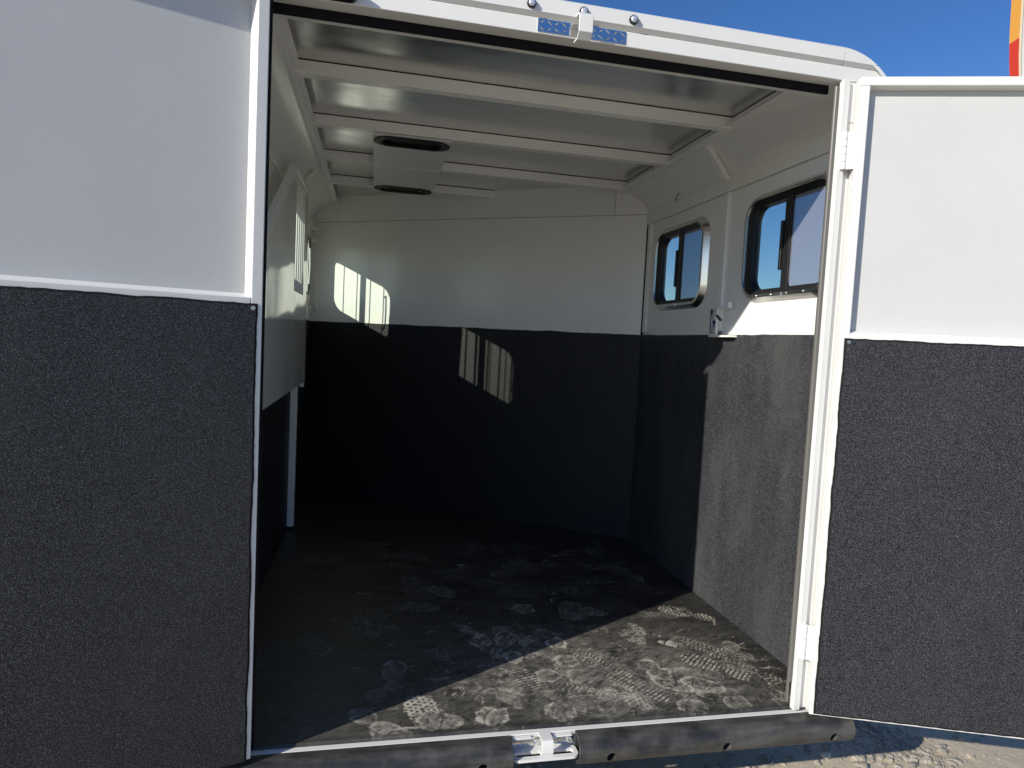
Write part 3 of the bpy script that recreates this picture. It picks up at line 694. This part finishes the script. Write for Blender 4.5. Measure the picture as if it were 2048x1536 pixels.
def stamp(x, y, ang, s, kind, val, clip=0):
    R = 0.2 * s; i0, i1 = np.searchsorted(ysA, [y - R, y + R])
    if i1 <= i0: return
    X = Xm[i0:i1] - x; Y = Ym[i0:i1] - y; ca, sa = math.cos(ang), math.sin(ang)
    wu = warp1[i0:i1] * 0.006; wv = warp2[i0:i1] * 0.006
    u = (X * ca + Y * sa) / s + wu; v = (-X * sa + Y * ca) / s + wv
    d1 = np.sqrt((u / (0.049 + 0.008 * (v > 0.06))) ** 2 + ((v - 0.05) / 0.088) ** 2) - 1
    d2 = np.sqrt((u / 0.037) ** 2 + ((v + 0.085) / 0.052) ** 2) - 1
    dd = np.minimum(d1, d2)
    if clip == 1: dd = d2
    if clip == 2: dd = d1
    if clip == 3: dd = np.maximum(d1, -(v - 0.03) * 12)
    fill = smooth(0.05, -0.05, dd); edge = np.exp(-(dd / 0.10) ** 2)
    if kind == 'grid':
        t = smooth(-0.1, 0.3, np.sin(v * 2 * math.pi / 0.0165)) * (1 - 0.9 * (np.abs(np.abs(u) - 0.017) < 0.0028))
        p = fill * (0.12 + 0.88 * t)
    elif kind == 'zig':
        p = fill * (0.15 + 0.85 * smooth(-0.2, 0.25, np.sin((v + 0.35 * np.abs((u * 40 % 2) - 1) / 40 * 1.6) * 2 * math.pi / 0.019)))
    elif kind == 'hex':
        q = 0.017; a_ = np.cos(2 * math.pi * u / q) + np.cos(2 * math.pi * (u * 0.5 + v * 0.866) / q) + np.cos(2 * math.pi * (u * 0.5 - v * 0.866) / q)
        p = fill * (1 - 0.85 * smooth(0.2, 1.1, a_))
    elif kind == 'solid':
        lines = np.minimum(np.abs(v - 0.04 - 4 * u * u), np.abs(v - 0.09 + 5 * u * u)); p = fill * (0.62 + 0.2 * patch[i0:i1]) * smooth(0.0012, 0.004, lines) + 0.25 * edge * fill
    elif kind == 'poly':                       # flat pad with a peaked edge and a raised curved rib
        e = np.maximum.reduce([np.abs(u) - 0.05 + 0.012 * np.sin(v * 30), np.abs(v) - 0.055 + np.abs(u) * 0.45, u * 0.7 + v * 0.7 - 0.055])
        f = smooth(0.003, -0.003, e); p = f * (0.5 + 0.3 * np.exp(-((e + 0.005) / 0.004) ** 2)) * smooth(0.001, 0.0035, np.abs(v - 0.02 + 6 * u * u))
    elif kind == 'drop':
        e = np.sqrt((u / 0.03) ** 2 + (v / 0.07) ** 2) - 1; f = smooth(0.04, -0.06, e); p = f * (0.85) * smooth(0.002, 0.0045, np.minimum(np.abs(v - 0.035 + 3 * u * u), np.abs(v + 0.03 - 3 * u * u)))
    else:                                      # smear: sole outline dragged
        e = np.sqrt((u / 0.055) ** 2 + (v / 0.13) ** 2); p = smooth(1.0, 0.3, e) * (0.35 + 0.6 * smooth(-0.1, 0.25, np.sin(u * 260 + 9 * patch[i0:i1])) * smooth(-0.1, 0.4, patch[i0:i1] + 0.2))
    if kind in ('solid', 'poly', 'drop'): p = p + 0.4 * np.clip(fill if kind == 'solid' else f, 0, 1) * np.exp(-((dd if kind == 'solid' else e * 12) + 0.12) ** 2 / 0.012)
    p = p * np.clip(0.74 + 0.7 * patch[i0:i1] + 1.0 * fine[i0:i1], 0, 1.3) * val
    D[i0:i1] = np.maximum(D[i0:i1] * (1 - 0.45 * np.clip(fill, 0, 1) * (kind != 'smear')), p)
wk = {'grid': 0.15, 'zig': 0.07, 'hex': 0.06, 'solid': 0.26, 'poly': 0.26, 'smear': 0.32}
ks = list(wk); pr = np.array(list(wk.values())); pr /= pr.sum()
for i in range(150):                            # old tracks
    x = rp.uniform(-0.95, 0.95); y = rp.uniform(0.06, 1.9) ** 1.0
    stamp(x, y, rp.normal(0, 0.6) + (math.pi if rp.random() < 0.5 else 0) + (1.2 if rp.random() < 0.3 else 0), rp.uniform(0.88, 1.1), ks[rp.choice(len(ks), p=pr)], rp.uniform(0.15, 0.45) * (1.0 if y < 1.0 else 0.7), rp.integers(0, 4))
for i in range(95):                             # fresh, heavy tracks just inside the opening
    x = np.clip(rp.normal(0.25, 0.42), -0.6, 0.93); y = np.clip(abs(rp.normal(0.05, 0.32)) + 0.05, 0.05, 0.95)
    stamp(x, y, rp.normal(0.35, 0.7) + (math.pi if rp.random() < 0.5 else 0), rp.uniform(0.85, 1.1), ks[rp.choice(len(ks), p=pr)], rp.uniform(0.4, 0.95), rp.integers(0, 4))
D *= np.clip(0.75 + 0.9 * broad, 0.3, 1.1)
blot = smooth(0.05, 0.5, fbm2(Xm, Ym * 1.5, 9, 5, 41, 0.62) + 0.1) * np.exp(-((Xm - 0.45) / 0.5) ** 2 - ((Ym - 0.38) / 0.3) ** 2)
scr = fbm2(Xm * 0.8 + Ym * 0.6, Ym * 2.4 - Xm * 1.2, 30, 4, 61, 0.7)
base_ = smooth(1.06, 0.86, Xm) * np.exp(-(np.maximum(Ym - 0.3, 0) / 0.4) ** 2) * np.clip(0.62 + 0.6 * broad + 0.35 * patch + 0.75 * scr, 0, 1.2)
base_ *= 0.45 + 0.55 * np.exp(-((Xm - 0.4) / 0.55) ** 2)
D = np.maximum(D, 0.25 * base_) + 0.09 * base_
D = np.maximum(D, 0.42 * blot * np.clip(0.6 + 0.8 * patch + 0.8 * scr, 0, 1))
def scuff(x, y, an, L, cv, wd, val):
    i0, i1 = np.searchsorted(ysA, [y - L, y + L])
    if i1 <= i0: return
    X = Xm[i0:i1] - x; Y = Ym[i0:i1] - y; ca, sa = math.cos(an), math.sin(an)
    u = X * ca + Y * sa; v = -X * sa + Y * ca - cv * u * u
    p = np.exp(-(v / wd) ** 2) * smooth(L, L * 0.6, np.abs(u)) * np.clip(0.6 + 1.5 * fine[i0:i1] + patch[i0:i1], 0, 1.2)
    if val > 0: D[i0:i1] = np.maximum(D[i0:i1], p * val)
    else: D[i0:i1] *= 1 + val * np.clip(p, 0, 1)
for i in range(420):
    near = rp.random() < 0.7
    x = np.clip(rp.normal(0.35, 0.42), -0.9, 1.02) if near else rp.uniform(-0.95, 1.0); y = abs(rp.normal(0.05, 0.35)) + 0.05 if near else rp.uniform(0.1, 2.0)
    scuff(x, y, rp.normal(0.5, 0.7), rp.uniform(0.012, 0.06), rp.uniform(-12, 12), rp.uniform(0.0016, 0.005), rp.uniform(0.3, 0.85) if rp.random() < 0.6 else -rp.uniform(0.5, 0.9))
for x, y, an, s, kd, v, c in ((0.71, 0.53, 1.05, 0.9, 'drop', 1.0, 0), (0.545, 0.30, 0.8, 1.0, 'poly', 0.9, 0), (0.80, 0.32, 0.75, 1.05, 'grid', 1.0, 0), (0.86, 0.46, 0.7, 1.0, 'zig', 0.5, 0),
                              (0.60, 0.185, 0.85, 1.0, 'solid', 0.85, 0), (0.72, 0.17, 1.0, 1.0, 'solid', 0.75, 2), (0.56, 0.06, 1.0, 1.1, 'poly', 0.7, 0), (0.74, 0.06, 1.2, 1.0, 'poly', 0.6, 0),
                              (0.42, 0.22, 0.6, 1.0, 'grid', 0.75, 0), (-0.38, 0.10, 0.2, 1.1, 'hex', 0.9, 2), (-0.29, 0.075, 1.4, 1.0, 'solid', 0.8, 2), (-0.16, 0.09, 1.1, 1.15, 'poly', 0.9, 0),
                              (0.08, 0.09, 0.9, 1.1, 'poly', 0.7, 0), (0.02, 0.27, 0.3, 1.0, 'grid', 0.7, 2), (0.1, 0.33, 0.2, 1.0, 'poly', 0.7, 0), (0.33, 0.42, 0.5, 1.0, 'zig', 0.6, 0), (0.93, 0.28, 0.6, 1.0, 'zig', 0.5, 0)):
    stamp(x, y, an, s, kd, v, c)
edgeband = smooth(0.0, 0.035, Ym - 0.018); D *= 0.25 + 0.75 * edgeband
specks = (rp.random(Xm.shape) > 0.9988) * rp.uniform(0.3, 1.0, Xm.shape) * np.where(Ym < 1.3, 1.0, 0.3)
D = np.clip(np.maximum(D, specks), 0, 1)

MATM = mat('dusty_floor_rubber', (0.012, 0.012, 0.013), 0.45); k = N(MATM)
at = k.n('ShaderNodeAttribute', attribute_name='dust'); fac = at.outputs['Fac']
st_ = k.noise(7, 6, 0.65, k.pos((0.6, 2.2, 1)))
haze_ = k.math('MULTIPLY', k.ramp(st_, [(0.4, g3(0)), (0.75, g3(1))]), 0.10)
f = k.math('MINIMUM', k.math('ADD', fac, haze_), 1.0)
k.l(k.mix(f, (0.018, 0.0175, 0.017), (0.46, 0.44, 0.37)), k.b.inputs['Base Color'])
k.l(k.ramp(f, [(0.0, g3(0.42)), (0.5, g3(0.85))]), k.b.inputs['Roughness'])
k.bump(k.math('ADD', k.noise(70, 4), k.math('MULTIPLY', k.noise(300, 2), 0.6)), 0.35, 0.003)
me = bpy.data.meshes.new('rubber_floor_mat')
co = np.stack([Xm, Ym, np.zeros_like(Xm) - 0.0005], -1).reshape(-1, 3).astype(np.float32)
idx = np.arange(xs_n * ny).reshape(ny, xs_n)
q = np.stack([idx[:-1, :-1], idx[:-1, 1:], idx[1:, 1:], idx[1:, :-1]], -1).reshape(-1, 4)
nb = len(co)                                    # skirt so that the mat has its thickness
fr = co[:xs_n].copy(); fr[:, 2] = -0.0195; co = np.concatenate([co, fr])
q = np.concatenate([q, np.stack([np.arange(nb, nb + xs_n - 1), np.arange(nb + 1, nb + xs_n), np.arange(1, xs_n), np.arange(0, xs_n - 1)], -1)]).astype(np.int32)
me.vertices.add(len(co)); me.vertices.foreach_set('co', co.ravel())
me.loops.add(q.size); me.loops.foreach_set('vertex_index', q.ravel())
me.polygons.add(len(q)); me.polygons.foreach_set('loop_start', np.arange(0, q.size, 4, dtype=np.int32)); me.polygons.foreach_set('loop_total', np.full(len(q), 4, dtype=np.int32))
me.update(calc_edges=True)
at_ = me.attributes.new('dust', 'FLOAT', 'POINT'); at_.data.foreach_set('value', np.concatenate([D.ravel(), np.zeros(xs_n)]).astype(np.float32))
mo = link('rubber_floor_mat', me, MATM)
tag(mo, 'black rubber mat on the trailer floor, tracked over with dusty shoe prints', 'floor mat')

# ------------------------------------------------------------------ feather flag beyond the right door
fl = empty('feather_flag', (5.30, 3.0, ZG)); tag(fl, 'tall orange and red banner flag behind the right rear door', 'flag')
def fmat(n, c): return mat(n, c, 0.7, 0, 0.2)
def FX(z): return 4.842 + 0.148 * (4.55 - z)          # leaning outer hem
def fstrip(name, material, u0, u1, zlo, zhi):
    """vertical strip of the banner, gently rippled; zlo/zhi may differ at both sides (tuples)"""
    b = MB(); n = 24; rings = []
    for i in range(n + 1):
        t = i / n; r = []
        for u, s in ((u0, 0), (u1, 1)):
            z = zlo[s] + (zhi[s] - zlo[s]) * t; x = FX(z) + u; y = 3.0 + 0.02 * math.sin(z * 2.1 + u * 5) + 0.01 * math.sin(z * 5)
            r.append((x, y, z))
        rings.append([Vector((r[0][0], r[0][1], r[0][2])), Vector((r[1][0], r[1][1], r[1][2])), Vector((r[1][0], r[1][1] + 0.002, r[1][2])), Vector((r[0][0], r[0][1] + 0.002, r[0][2]))])
    b.sweep(None, rings); return b.build(name, material, fl, smooth=True)
fstrip('orange_border', fmat('flag_orange', (0.80, 0.38, 0.07)), 0.0, 0.095, (4.17, 4.235), (5.1, 5.1))
fstrip('red_border', fmat('flag_red', (0.66, 0.055, 0.03)), 0.0, 0.095, (0.4, 0.4), (4.169, 4.234))
fstrip('cream_hem', fmat('flag_cream', (0.82, 0.70, 0.48)), 0.0955, 0.118, (0.4, 0.4), (5.1, 5.1))
fstrip('grey_seam', fmat('flag_grey', (0.35, 0.33, 0.3)), 0.1185, 0.125, (0.4, 0.4), (5.1, 5.1))
fstrip('white_panel', fmat('flag_white', (0.78, 0.77, 0.74)), 0.1255, 0.62, (0.4, 0.4), (5.1, 5.1))
MB().tube((5.42, 3.02, ZG), (5.42, 3.02, 5.15), 0.02, 12, 0.009).build('flag_pole', mat('flag_pole_black', (0.02, 0.02, 0.02), 0.4), fl, smooth=True)
MB().tube((5.42, 3.02, ZG), (5.42, 3.02, ZG + 0.04), 0.22, 24, 0.2).build('flag_base', mat('flag_base_black', (0.03, 0.03, 0.03), 0.6), fl, smooth=True)
